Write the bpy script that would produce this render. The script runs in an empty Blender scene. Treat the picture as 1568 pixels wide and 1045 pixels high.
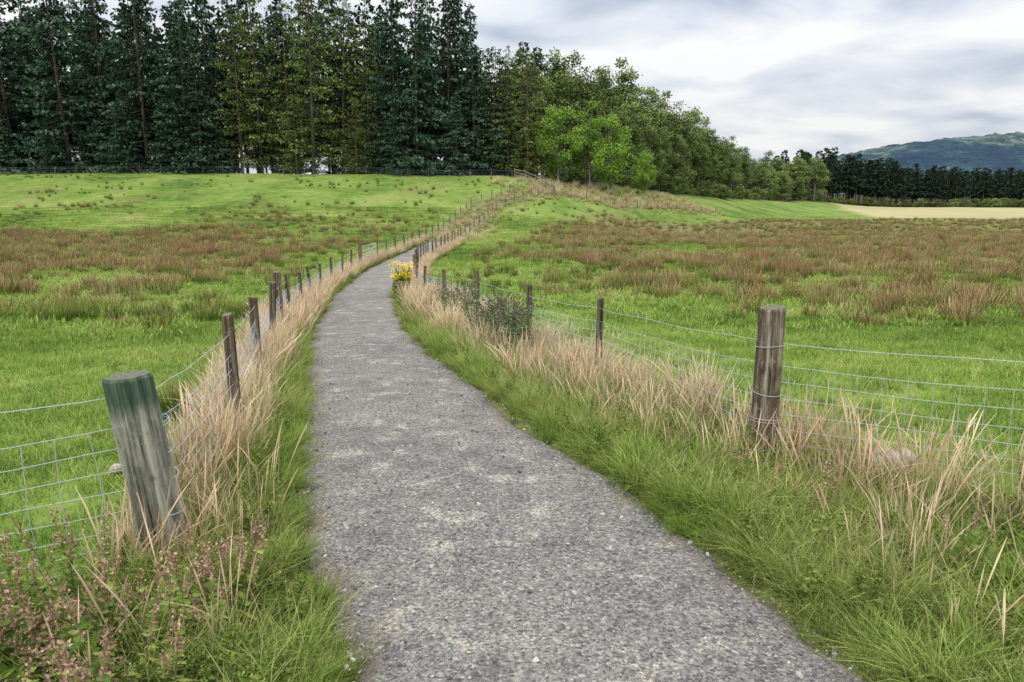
import bpy, math, numpy as np
from mathutils import Vector
R = math.radians
scene = bpy.context.scene
rng = np.random.default_rng(7)

# ------------------------------------------------------------------ helpers
def sm(a, b, x):
    t = np.clip((x-a)/(b-a), 0, 1); return t*t*(3-2*t)

def vnoise(x, y, seed=0):
    x = np.asarray(x, float); y = np.asarray(y, float)
    xi = np.floor(x); yi = np.floor(y); xf = x-xi; yf = y-yi
    def h(a, b):
        v = np.sin(a*127.1+b*311.7+seed*74.7)*43758.5453
        return v-np.floor(v)
    u = xf*xf*(3-2*xf); w = yf*yf*(3-2*yf)
    return (h(xi, yi)*(1-u)+h(xi+1, yi)*u)*(1-w)+(h(xi, yi+1)*(1-u)+h(xi+1, yi+1)*u)*w

def fbm(x, y, seed=0, oct=4):
    s = 0; a = .5; tot = 0
    for i in range(oct):
        s = s+a*vnoise(x*2**i+i*17.3, y*2**i-i*9.1, seed+i); tot += a; a *= .5
    return s/tot

# path centre line x(y)
PY = np.array([-6, 1.0, 2.77, 3.55, 4.95, 8.6, 12.5, 16.5, 26, 36, 44, 52, 60, 70, 85, 100, 115, 145, 195, 260, 400])
PX = np.array([2.2, .87, .42, .10, -.40, -1.42, -2.47, -3.45, -5.15, -6.1, -6.4, -6.1, -5.7, -5.0, -3.3, 2, 14, 36, 70, 112, 205])
_ys = np.linspace(-6, 400, 8000)
_xs = np.interp(_ys, PY, PX)
def _smooth(a, k):
    ker = np.hanning(k); ker /= ker.sum()
    p = np.pad(a, k//2, mode='edge'); return np.convolve(p, ker, 'valid')[:len(a)]
_xs = _smooth(_xs, 41)
_dx = np.gradient(_xs, _ys)
def pc(y): return np.interp(y, _ys, _xs)
def pd(y): return np.interp(y, _ys, _dx)
def ps(x, y): return (x-pc(y))/np.sqrt(1+pd(y)**2)
def hw(y): return np.interp(y, [-3, 3.5, 8, 14], [1.14, 1.11, 1.03, 1.0])   # half width of the gravel

ZRY = [-50, 3, 5, 8.6, 12, 16.5, 26, 44, 60, 90, 140, 175, 310, 1000, 9000]
ZRZ = [0.1, 0, -.0, -.28, -.62, -1.0, -1.55, -2.1, -2.5, -3.1, -3.9, -4.8, -5.0, -8, -10]
ZLY = [-50, 3, 5, 8.6, 12, 16.5, 26, 44, 52, 64, 76, 90, 104, 112, 130, 170, 260, 310, 500, 9000]
ZLZ = [0.1, 0, -.05, -.35, -.66, -1.0, -1.55, -2.1, -2.15, -1.85, -1.0, 1.0, 3.4, 4.2, 4.2, 1.6, -1.6, -2.2, -7, -10]
_zy = np.concatenate([np.linspace(-50, 400, 9001), [1000, 9000]])
def _prof(Y, Z):
    z = np.interp(_zy[:-2], Y, Z); z = _smooth(z, 61)
    z2 = _smooth(z, 241); w = sm(20, 60, _zy[:-2])
    z = z*(1-w)+z2*w
    return np.concatenate([z, [Z[-2] if Y[-2] >= 500 else -8, -10]])
_zr = _prof(ZRY, ZRZ); _zl = _prof(ZLY, ZLZ)
def Xc(y): return np.interp(y, [0, 60, 115, 310, 1000, 5000], [-6, -6, 4.6, 120, 520, 2500])
def zf(x, y):
    x = np.asarray(x, float); y = np.asarray(y, float)
    zr = np.interp(y, _zy, _zr); zl = np.interp(y, _zy, _zl)
    xc = Xc(y); w = 1-sm(xc-6, xc+22+.04*np.maximum(y-100, 0), x)
    z = zr*(1-w)+zl*w
    far = sm(25, 80, y)
    z = z+far*(fbm(x*.03, y*.03, 3, 3)-.5)*1.0
    return z
def ground_z(x, y):
    s = np.abs(ps(x, y))-(hw(y)-1); off = sm(1.1, 3.0, s)
    z = zf(x, y)
    z = z+off*((fbm(x*.9, y*.9, 11, 3)-.5)*.18+(fbm(x*.25, y*.25, 12, 2)-.5)*.4)
    z = z-.05*(1-sm(.85, 1.0, s))*(1-sm(58, 64, y))+.02*sm(.95, 1.25, s)
    return z

def rush(x, y):
    x = np.asarray(x, float); y = np.asarray(y, float)
    s = ps(x, y)
    n = fbm(x*.07, y*.11, 21, 4)
    n2 = fbm(x*.33, y*.45, 22, 3)
    nn = n*.5+n2*.5
    jag = (fbm(x*.10, y*.08, 25, 3)-.5)*30
    L = sm(29, 33, y+jag*.35)*(1-sm(62, 78, y+jag))*(1-sm(-15, -10.5, x+(y-44)*.25+jag*.3))
    L = L*sm(.37, .46, nn)
    L2 = sm(62, 68, y)*(1-sm(95, 108, y))*(s < -3)*sm(.53, .61, nn)*.45
    Rr = sm(26, 34, y+jag*.5)*(1-sm(150, 168, y))*sm(5, 12, s+jag*.2)
    Rr = Rr*sm(.41, .49, nn+.04*sm(36, 46, y))
    R2 = sm(14, 17, y+jag*.12)*(1-sm(24, 27, y+jag*.15))*sm(5.5, 8.5, x)*sm(.40, .48, nn)
    R3 = sm(12, 20, y)*(y < 60)*(np.abs(s) > 4)*sm(.55, .62, nn)*.6
    return np.clip(np.maximum.reduce([L, L2, Rr, R2, R3]), 0, 1)

class Geo:
    def __init__(s): s.v = []; s.f = []; s.h = []; s.r = []; s.m = []; s.n = 0
    def add(s, V, F, h=0., r=0., m=0):
        V = np.asarray(V, float).reshape(-1, 3); n = len(V)
        s.v.append(V); F = np.asarray(F)+s.n; s.f.extend(F.tolist()); s.m.extend([m]*len(F))
        s.h.append(np.broadcast_to(np.asarray(h, float), (n,))); s.r.append(np.broadcast_to(np.asarray(r, float), (n,)))
        s.n += n
    def mesh(s, name, mats, smooth=False):
        me = bpy.data.meshes.new(name)
        me.from_pydata(np.concatenate(s.v).tolist(), [], s.f)
        a = me.attributes.new('h', 'FLOAT', 'POINT'); a.data.foreach_set('value', np.concatenate(s.h).astype(np.float32))
        a = me.attributes.new('v', 'FLOAT', 'POINT'); a.data.foreach_set('value', np.concatenate(s.r).astype(np.float32))
        for m in mats: me.materials.append(m)
        me.polygons.foreach_set('material_index', s.m)
        if smooth: me.polygons.foreach_set('use_smooth', [True]*len(me.polygons))
        me.update(); return me

def link_obj(name, me, loc=(0, 0, 0), rot=(0, 0, 0), scl=(1, 1, 1), parent=None):
    o = bpy.data.objects.new(name, me); scene.collection.objects.link(o)
    o.location = loc; o.rotation_euler = rot; o.scale = scl
    if parent: o.parent = parent
    return o

def blades(g, rg, n, rad, H, W, lean, segs=3, prof=None, m=0, outw=.9, cx=0., cy=0., square=False):
    if square:
        bx = rg.uniform(-rad, rad, n); by = rg.uniform(-rad, rad, n)
    else:
        rr = rad*np.sqrt(rg.random(n)); aa = rg.uniform(0, 2*np.pi, n); bx = rr*np.cos(aa); by = rr*np.sin(aa)
    az = np.arctan2(by, bx)+rg.normal(0, outw, n)
    H = rg.uniform(H[0], H[1], n); W = rg.uniform(W[0], W[1], n); le = rg.uniform(lean[0], lean[1], n)
    t = np.linspace(0, 1, segs+1)
    if prof is None: prof = (1-t**1.6)*.95+.05
    prof = np.asarray(prof)
    hor = (H*le)[:, None]*t[None, :]**1.7
    X = (bx+cx)[:, None]+hor*np.cos(az)[:, None]; Y = (by+cy)[:, None]+hor*np.sin(az)[:, None]
    Z = H[:, None]*t[None, :]*(1-.35*le[:, None]*t[None, :])
    sa = az+np.pi/2+rg.uniform(-1, 1, n)
    w = W[:, None]*prof[None, :]/2
    A = np.stack([X-w*np.cos(sa)[:, None], Y-w*np.sin(sa)[:, None], Z], -1)
    B = np.stack([X+w*np.cos(sa)[:, None], Y+w*np.sin(sa)[:, None], Z], -1)
    V = np.stack([A, B], 2).reshape(-1, 3)
    k = (segs+1)*2
    base = (np.arange(n)*k)[:, None]+(np.arange(segs)*2)[None, :]
    base = base.reshape(-1, 1)
    F = base+np.array([[0, 1, 3, 2]])
    h = np.tile(np.repeat(t, 2), n); v = np.repeat(rg.random(n), k)
    g.add(V, F, h, v, m)

def diamonds(g, P, D, S, l, w, h=0., r=0., m=0):
    P = np.asarray(P); n = len(P)
    l = np.broadcast_to(l, (n,))[:, None]; w = np.broadcast_to(w, (n,))[:, None]
    V = np.stack([P, P+D*l*.45+S*w*.5, P+D*l, P+D*l*.45-S*w*.5], 1).reshape(-1, 3)
    F = (np.arange(n)*4)[:, None]+np.array([[0, 1, 2, 3]])
    g.add(V, F, np.repeat(np.broadcast_to(h, (n,)), 4), np.repeat(np.broadcast_to(r, (n,)), 4), m)

def unit(v): return v/np.maximum(np.linalg.norm(v, axis=-1, keepdims=True), 1e-9)

def tube(g, pts, rad, sides=6, h=None, r=.5, m=0, cap=False):
    pts = np.asarray(pts, float); n = len(pts); rad = np.broadcast_to(rad, (n,))
    T = unit(np.gradient(pts, axis=0)); up = np.array([0, 0, 1.]) if abs(T[0, 2]) < .9 else np.array([1., 0, 0])
    A = unit(np.cross(T, up)); B = np.cross(T, A)
    a = np.arange(sides)*2*np.pi/sides
    V = pts[:, None, :]+rad[:, None, None]*(np.cos(a)[None, :, None]*A[:, None, :]+np.sin(a)[None, :, None]*B[:, None, :])
    F = []
    for i in range(n-1):
        for j in range(sides):
            j2 = (j+1) % sides
            F.append([i*sides+j, i*sides+j2, (i+1)*sides+j2, (i+1)*sides+j])
    hh = np.repeat(np.linspace(0, 1, n), sides) if h is None else h
    g.add(V.reshape(-1, 3), F, hh, r, m)
    if cap:
        g.add(V[-1], [list(range(sides))], 1., r, m)

# ------------------------------------------------------------------ materials
class MT:
    def __init__(s, name):
        s.mat = bpy.data.materials.new(name); s.mat.use_nodes = True; s.nt = s.mat.node_tree
        s.nt.nodes.clear(); s.out = s.N('ShaderNodeOutputMaterial')
    def N(s, t, **k):
        n = s.nt.nodes.new(t)
        for a, b in k.items(): setattr(n, a, b)
        return n
    def L(s, a, b): s.nt.links.new(a, b)
    def val(s, sock, v):
        if isinstance(v, bpy.types.NodeSocket): s.L(v, sock)
        else:
            if sock.type == 'RGBA' and len(v) == 3: v = (*v, 1)
            sock.default_value = v
    def pos(s): return s.N('ShaderNodeNewGeometry').outputs['Position']
    def attr(s, n, o='Fac', t='GEOMETRY'): return s.N('ShaderNodeAttribute', attribute_name=n, attribute_type=t).outputs[o]
    def rnd(s): return s.math('ADD', s.attr('rnd'), s.attr('rnd', t='INSTANCER'))
    def noise(s, scale, detail=3, rough=.5, vec=None, mapscale=None, dist=0.):
        n = s.N('ShaderNodeTexNoise'); n.inputs['Scale'].default_value = scale
        n.inputs['Detail'].default_value = detail; n.inputs['Roughness'].default_value = rough; n.inputs['Distortion'].default_value = dist
        v = vec if vec is not None else s.pos()
        if mapscale:
            mp = s.N('ShaderNodeMapping'); mp.inputs['Scale'].default_value = mapscale; s.L(v, mp.inputs['Vector']); v = mp.outputs[0]
        s.L(v, n.inputs['Vector']); return n.outputs['Fac']
    def ramp(s, f, stops, interp='LINEAR'):
        n = s.N('ShaderNodeValToRGB'); cr = n.color_ramp; cr.interpolation = interp
        while len(cr.elements) > 1: cr.elements.remove(cr.elements[0])
        cr.elements[0].position = stops[0][0]; c = stops[0][1]; cr.elements[0].color = (*c, 1) if len(c) == 3 else c
        for p, c in stops[1:]:
            e = cr.elements.new(p); e.color = (*c, 1) if len(c) == 3 else c
        s.L(f, n.inputs['Fac']); return n.outputs['Color']
    def mix(s, f, a, b, mode='MIX'):
        n = s.N('ShaderNodeMix', data_type='RGBA', blend_type=mode, clamp_factor=True)
        s.val(n.inputs[0], f); s.val(n.inputs[6], a); s.val(n.inputs[7], b); return n.outputs[2]
    def math(s, op, a, b=0.):
        n = s.N('ShaderNodeMath', operation=op); s.val(n.inputs[0], a); s.val(n.inputs[1], b); return n.outputs[0]
    def mr(s, x, a, b, c=0., d=1.):
        n = s.N('ShaderNodeMapRange'); s.val(n.inputs[0], x)
        for i, v in enumerate((a, b, c, d)): n.inputs[i+1].default_value = v
        return n.outputs[0]
    def scale(s, col, f):
        n = s.N('ShaderNodeVectorMath', operation='SCALE'); s.L(col, n.inputs[0]); s.val(n.inputs['Scale'], f); return n.outputs[0]
    def bsdf(s, col, rough=.9, bump=None, bs=.3, bd=.01, spec=.2):
        p = s.N('ShaderNodeBsdfPrincipled'); s.val(p.inputs['Base Color'], col); s.val(p.inputs['Roughness'], rough)
        p.inputs['Specular IOR Level'].default_value = spec
        if bump is not None:
            b = s.N('ShaderNodeBump'); b.inputs['Strength'].default_value = bs; b.inputs['Distance'].default_value = bd
            s.L(bump, b.inputs['Height']); s.L(b.outputs[0], p.inputs['Normal'])
        s.L(p.outputs[0], s.out.inputs[0]); return s.mat
    def leaf(s, col, tr=.3):
        d = s.N('ShaderNodeBsdfDiffuse'); s.val(d.inputs[0], col)
        if tr <= 0: s.L(d.outputs[0], s.out.inputs[0]); return s.mat
        t = s.N('ShaderNodeBsdfTranslucent'); mx = s.N('ShaderNodeMixShader'); mx.inputs[0].default_value = tr
        s.val(t.inputs[0], col)
        s.L(d.outputs[0], mx.inputs[1]); s.L(t.outputs[0], mx.inputs[2]); s.L(mx.outputs[0], s.out.inputs[0]); return s.mat

def field_color(m):
    a = m.noise(.11, 2, .6); b = m.noise(1.0, 3, .65)
    f = m.math('ADD', m.math('MULTIPLY', a, .55), m.math('MULTIPLY', b, .45))
    return m.ramp(f, [(.36, (.11, .19, .04)), (.45, (.20, .325, .06)), (.54, (.31, .43, .10)), (.65, (.45, .50, .19))])

def mat_ground():
    m = MT('meadow_ground')
    g = m.scale(field_color(m), .66)
    hi = m.noise(9, 4, .7); g = m.mix(m.mr(hi, .35, .7, 0, .5), g, (.06, .11, .02))
    z = m.N('ShaderNodeAttribute', attribute_name='zones'); sep = m.N('ShaderNodeSeparateColor'); m.L(z.outputs['Color'], sep.inputs[0])
    rc = m.ramp(m.noise(1.6, 5, .7), [(.3, (.06, .07, .02)), (.45, (.14, .11, .05)), (.58, (.22, .16, .085)), (.7, (.14, .19, .045))])
    c = m.mix(sep.outputs[0], g, rc)
    vc = m.ramp(m.noise(9, 5, .75), [(.3, (.045, .05, .02)), (.5, (.10, .13, .035)), (.68, (.24, .21, .11))])
    c = m.mix(sep.outputs[1], c, vc)
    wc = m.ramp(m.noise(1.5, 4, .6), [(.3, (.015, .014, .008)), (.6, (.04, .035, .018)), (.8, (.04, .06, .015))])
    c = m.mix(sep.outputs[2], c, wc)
    yc = m.ramp(m.noise(.05, 5, .6, mapscale=(1, .4, 1)), [(.3, (.28, .29, .13)), (.7, (.42, .37, .22))])
    c = m.mix(z.outputs['Alpha'], c, yc)
    return m.bsdf(c, .95, hi, .5, .05, .1)

def mat_path():
    m = MT('gravel_surface')
    big = m.noise(.55, 3, .6); mid = m.noise(3.1, 5, .62); fine = m.noise(52, 3, .75)
    c = m.ramp(big, [(.3, (.205, .203, .204)), (.7, (.285, .279, .27))])
    c = m.mix(m.mr(mid, .55, .65, 0, .8), c, (.44, .415, .375))
    c = m.mix(m.mr(mid, .47, .34, 0, .6), c, (.14, .138, .138))
    v = m.N('ShaderNodeTexVoronoi'); v.inputs['Scale'].default_value = 68; m.L(m.pos(), v.inputs['Vector'])
    sc = m.N('ShaderNodeSeparateColor'); m.L(v.outputs['Color'], sc.inputs[0])
    c = m.mix(1., c, m.ramp(sc.outputs[0], [(0, (.45, .45, .46)), (.4, (.92, .92, .92)), (.8, (1.08, 1.07, 1.05)), (1, (1.7, 1.65, 1.55))]), 'MULTIPLY')
    c = m.mix(1., c, m.ramp(fine, [(.3, (.58, .58, .58)), (.52, (1, 1, 1)), (.72, (1.38, 1.38, 1.38))]), 'MULTIPLY')
    e = m.attr('h')
    en = m.math('ADD', e, m.math('MULTIPLY', m.math('SUBTRACT', mid, .5), .8))
    c = m.mix(m.mr(en, .80, 1.02, 0, .75), c, (.15, .125, .095))
    bump = m.math('ADD', m.math('MULTIPLY', v.outputs['Distance'], -.6), m.math('ADD', fine, m.math('MULTIPLY', mid, 1.5)))
    return m.bsdf(c, .95, bump, 1., .018, .1)

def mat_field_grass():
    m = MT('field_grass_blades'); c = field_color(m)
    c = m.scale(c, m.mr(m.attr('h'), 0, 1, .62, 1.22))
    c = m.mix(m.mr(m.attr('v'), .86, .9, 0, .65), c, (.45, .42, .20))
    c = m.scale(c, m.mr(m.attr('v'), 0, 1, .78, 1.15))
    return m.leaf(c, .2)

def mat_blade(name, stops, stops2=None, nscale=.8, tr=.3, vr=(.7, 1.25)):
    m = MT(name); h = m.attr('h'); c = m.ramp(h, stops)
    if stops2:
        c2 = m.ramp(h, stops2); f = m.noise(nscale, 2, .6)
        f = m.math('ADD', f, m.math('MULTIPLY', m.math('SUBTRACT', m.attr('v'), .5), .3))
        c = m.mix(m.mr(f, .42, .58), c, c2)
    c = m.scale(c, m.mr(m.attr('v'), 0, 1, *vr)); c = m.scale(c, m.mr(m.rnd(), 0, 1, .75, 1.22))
    return m.leaf(c, tr)

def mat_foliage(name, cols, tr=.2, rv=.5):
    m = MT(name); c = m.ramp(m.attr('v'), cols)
    c = m.scale(c, m.mr(m.attr('h'), 0, 1, .38, 1.25))  # h darkens tree crown interiors: shade painted into the leaf colour
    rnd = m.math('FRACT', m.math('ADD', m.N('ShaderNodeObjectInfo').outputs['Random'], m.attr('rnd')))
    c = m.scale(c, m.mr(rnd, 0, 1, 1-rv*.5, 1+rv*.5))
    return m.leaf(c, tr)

def mat_bark(name, a, b):
    m = MT(name); n = m.noise(3, 4, .7, mapscale=(1, 1, .25))
    return m.bsdf(m.ramp(n, [(.3, a), (.7, b)]), .95)

def mat_post(name, dark, mid, light, algae=0.):
    m = MT(name)
    tc = m.N('ShaderNodeTexCoord').outputs['Object']
    g = m.noise(22, 5, .7, tc, (1, 1, .05)); st = m.noise(6, 4, .7, tc, (1, 1, .4)); li = m.noise(38, 3, .6, tc)
    c = m.ramp(g, [(.36, dark), (.5, mid), (.64, light)])
    c = m.mix(m.mr(st, .5, .64, 0, .7), c, light)
    c = m.mix(m.mr(st, .44, .32, 0, .8), c, dark)
    c = m.mix(m.mr(g, .40, .37, 0, .9), c, (.012, .01, .008))
    c = m.mix(m.mr(li, .62, .68, 0, .55), c, (.30, .31, .24))
    sp = m.N('ShaderNodeSeparateXYZ'); m.L(tc, sp.inputs[0])
    if algae:
        w = m.math('ADD', sp.outputs[2], m.math('MULTIPLY', m.math('SUBTRACT', st, .5), .35))
        c = m.mix(m.mr(w, .90, .97, 0, .8), c, m.ramp(g, [(.3, (.015, .04, .025)), (.7, (.05, .11, .07))]))
    c = m.mix(m.mr(sp.outputs[2], .25, 0, 0, .6), c, (.10, .05, .03))
    cap = m.mr(m.attr('h'), .985, 1.0)
    ring = m.N('ShaderNodeTexWave', wave_type='RINGS', rings_direction='Z'); ring.inputs['Scale'].default_value = 18; ring.inputs['Distortion'].default_value = 3.5; ring.inputs['Detail'].default_value = 3
    m.L(tc, ring.inputs[0])
    endc = m.ramp(ring.outputs['Fac'], [(0, (.12, .11, .08)), (1, (.27, .25, .19))])
    if algae: endc = m.mix(.45, endc, (.13, .18, .14))
    endc = m.mix(m.mr(li, .4, .6, 0, .5), endc, (.07, .07, .055))
    c = m.mix(cap, c, endc)
    return m.bsdf(c, .9, g, .9, .02, .1)

M_ground = mat_ground(); M_path = mat_path(); M_fg = mat_field_grass()
M_green = mat_blade('verge_green', [(0, (.06, .10, .02)), (.4, (.16, .28, .045)), (1, (.33, .44, .11))], [(0, (.09, .12, .03)), (.5, (.26, .35, .08)), (1, (.50, .51, .22))], .9, .25, (.55, 1.25))
M_tan = mat_blade('dry_grass', [(0, (.14, .20, .05)), (.25, (.38, .33, .15)), (.6, (.70, .58, .36)), (1, (.82, .70, .49))], [(0, (.12, .18, .04)), (.3, (.36, .29, .14)), (.7, (.62, .46, .30)), (1, (.68, .50, .37))], .7, .2, (.65, 1.15))
M_rush = mat_blade('rush_blades', [(0, (.07, .12, .02)), (.35, (.14, .15, .04)), (.6, (.25, .16, .085)), (1, (.335, .205, .125))], [(0, (.06, .11, .02)), (.4, (.15, .21, .04)), (.7, (.27, .26, .10)), (1, (.38, .32, .17))], .35, 0)
M_rushg = mat_blade('rush_green', [(0, (.04, .08, .015)), (.5, (.11, .19, .035)), (1, (.27, .24, .09))], None, .2, 0)
M_weed = mat_foliage('weed_leaf', [(0, (.07, .12, .025)), (.5, (.15, .24, .05)), (1, (.30, .33, .10))], .2, .3)
M_weedred = mat_foliage('weed_seed', [(0, (.17, .11, .07)), (.5, (.34, .22, .16)), (1, (.50, .37, .28))], .1, .3)
M_yellow = mat_foliage('ragwort_flower', [(0, (.65, .48, .02)), (1, (.9, .72, .03))], .1, .1)
M_thistle = mat_foliage('thistle_leaf', [(0, (.07, .12, .05)), (.5, (.13, .20, .09)), (1, (.22, .30, .15))], .1, .2)
M_purple = mat_foliage('thistle_head', [(0, (.10, .07, .05)), (.6, (.22, .14, .12)), (1, (.35, .22, .27))], 0, .2)
M_spruce = mat_foliage('spruce_needles', [(0, (.015, .034, .022)), (.5, (.048, .090, .056)), (1, (.115, .18, .115))], 0, .6)
M_larch = mat_foliage('larch_needles', [(0, (.055, .08, .022)), (.5, (.14, .19, .058)), (1, (.25, .32, .11))], .1, .35)
M_pine = mat_foliage('plantation_needles', [(0, (.014, .027, .019)), (.5, (.032, .055, .038)), (1, (.058, .09, .06))], 0, .5)
M_dec = mat_foliage('ash_leaves', [(0, (.07, .125, .02)), (.5, (.17, .29, .05)), (1, (.32, .48, .11))], .15, .15)
M_decd = mat_foliage('birch_leaves', [(0, (.045, .072, .022)), (.5, (.125, .175, .058)), (1, (.25, .31, .12))], .1, .6)
M_bark = mat_bark('conifer_bark', (.04, .032, .026), (.16, .13, .105))
M_barkl = mat_bark('pale_bark', (.10, .09, .08), (.30, .28, .25))
M_post = mat_post('weathered_post', (.045, .034, .024), (.13, .10, .07), (.25, .215, .16))
M_postR = mat_post('strainer_wood_brown', (.035, .028, .02), (.13, .105, .075), (.36, .32, .25))
M_postL = mat_post('strainer_wood_green', (.05, .055, .042), (.18, .185, .15), (.42, .42, .35), 1.)
m = MT('galvanised_wire'); M_wire = m.bsdf((.40, .44, .50), .5, spec=.4)
m = MT('stone'); M_stone = m.bsdf(m.ramp(m.noise(3, 4, .7, m.N('ShaderNodeTexCoord').outputs['Object']), [(.3, (.20, .17, .155)), (.7, (.50, .44, .40))]), .9)
def mat_gravel():
    m = MT('gravel_stone'); r = m.N('ShaderNodeObjectInfo').outputs['Random']
    return m.bsdf(m.ramp(r, [(0, (.08, .08, .083)), (.4, (.19, .19, .19)), (.75, (.33, .32, .31)), (1, (.52, .50, .46))]), .95, spec=.1)
M_gravel = mat_gravel()

# ------------------------------------------------------------------ ground
def graded(lo, flo, fhi, hi, d, gr):
    c = list(np.arange(flo, fhi, d)); a = []; x = flo; s = d
    while x > lo: s *= gr; x -= s; a.append(x)
    b = []; x = c[-1]; s = d
    while x < hi: s = min(s*gr, 150); x += s; b.append(x)
    return np.array(a[::-1]+c+b)
gx = graded(-4000, -9, 6, 4500, .13, 1.045); gy = graded(-60, 0, 16, 5000, .13, 1.035)
GX, GY = np.meshgrid(gx, gy); nx, ny = len(gx), len(gy)
GZ = ground_z(GX, GY)
V = np.stack([GX, GY, GZ], -1).reshape(-1, 3)
i = (np.arange(ny-1)[:, None]*nx+np.arange(nx-1)[None, :]).reshape(-1, 1)
F = i+np.array([[0, 1, nx+1, nx]])
me = bpy.data.meshes.new('ground'); me.from_pydata(V.tolist(), [], F.tolist()); me.materials.append(M_ground)
me.polygons.foreach_set('use_smooth', [True]*len(me.polygons))
X, Y = V[:, 0], V[:, 1]; s = ps(X, Y)
zr = rush(X, Y)
zv = np.clip(1-sm(1.5, 2.4, np.abs(s)), 0, 1)*(Y < 120)
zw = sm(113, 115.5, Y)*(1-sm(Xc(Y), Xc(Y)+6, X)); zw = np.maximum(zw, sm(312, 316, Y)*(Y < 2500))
zt = sm(176, 182, Y)*(1-sm(306, 309, Y))*sm(0, 3, X-(84+(Y-175)*.33))
col = np.stack([zr*.85, zv*.8, zw, zt], -1).astype(np.float32)
a = me.attributes.new('zones', 'FLOAT_COLOR', 'POINT'); a.data.foreach_set('color', col.ravel())
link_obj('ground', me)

# path
def path_z(x, y, u): return zf(x, y)+.012+y*.0006-.055*np.clip(np.abs(u)-.9, 0, 1)/.1+.02*(1-u**2)+(fbm(x*4, y*4, 33, 3)-.5)*.024
yy = [-3.]
while yy[-1] < 60: yy.append(yy[-1]+max(.07, yy[-1]*.012))
yy = np.array(yy); K = 21; u = np.linspace(-1, 1, K)
wl = (.98+.22*(fbm(yy*1.8, yy*0, 31, 5)-.5)*2)*hw(yy); wr = (1.0+.22*(fbm(yy*1.6, yy*0+5, 32, 5)-.5)*2)*hw(yy)
d = pd(yy); nn_ = np.sqrt(1+d*d)
W = np.where(u[None, :] < 0, u[None, :]*wl[:, None], u[None, :]*wr[:, None])
PXX = pc(yy)[:, None]+W/nn_[:, None]; PYY = yy[:, None]-W*(d/nn_)[:, None]
PZZ = path_z(PXX, PYY, np.broadcast_to(u[None, :], PXX.shape))
g = Geo(); k = (np.arange(len(yy)-1)[:, None]*K+np.arange(K-1)[None, :]).reshape(-1, 1)
g.add(np.stack([PXX, PYY, PZZ], -1), k+np.array([[0, 1, K+1, K]]), np.tile(np.abs(u), len(yy)), 0)
link_obj('gravel_path', g.mesh('gravel_path', [M_path], True))

# distant hill
hx = np.linspace(-3500, 5200, 620); hy = np.linspace(1400, 3600, 100)
HX, HY = np.meshgrid(hx, hy)
ridge = np.interp(HX, [-3500, -500, 600, 950, 1130, 1300, 1480, 1700, 2300, 3200, 5200], [40, 25, 40, 78, 118, 152, 168, 186, 200, 150, 60])
hz = ridge*sm(1400, 2500, HY)*(1-.7*sm(2600, 3600, HY))+(fbm(HX*.006, HY*.006, 41, 5)-.5)*34*sm(1500, 2100, HY)-8+vnoise(HX*.07, HY*.09, 5)*12*sm(1500, 2300, HY)*(fbm(HX*.004, HY*.004, 77, 2) > .42)
g = Geo(); k = (np.arange(99)[:, None]*620+np.arange(619)[None, :]).reshape(-1, 1)
g.add(np.stack([HX, HY, hz], -1), k+np.array([[0, 1, 621, 620]]))
m = MT('hill_forest_hazed')
n1 = m.noise(.006, 5, .65, mapscale=(1, .45, 1)); n2 = m.noise(.04, 4, .75)
c = m.ramp(n1, [(.38, (.035, .06, .095)), (.5, (.05, .09, .11)), (.56, (.15, .19, .17)), (.62, (.07, .115, .11))])  # forest tones with bluish aerial haze painted into the colour
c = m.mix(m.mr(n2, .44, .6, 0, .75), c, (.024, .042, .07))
link_obj('hill', g.mesh('hill', [m.bsdf(c, 1., n2, .6, 8., 0.)]))

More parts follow.
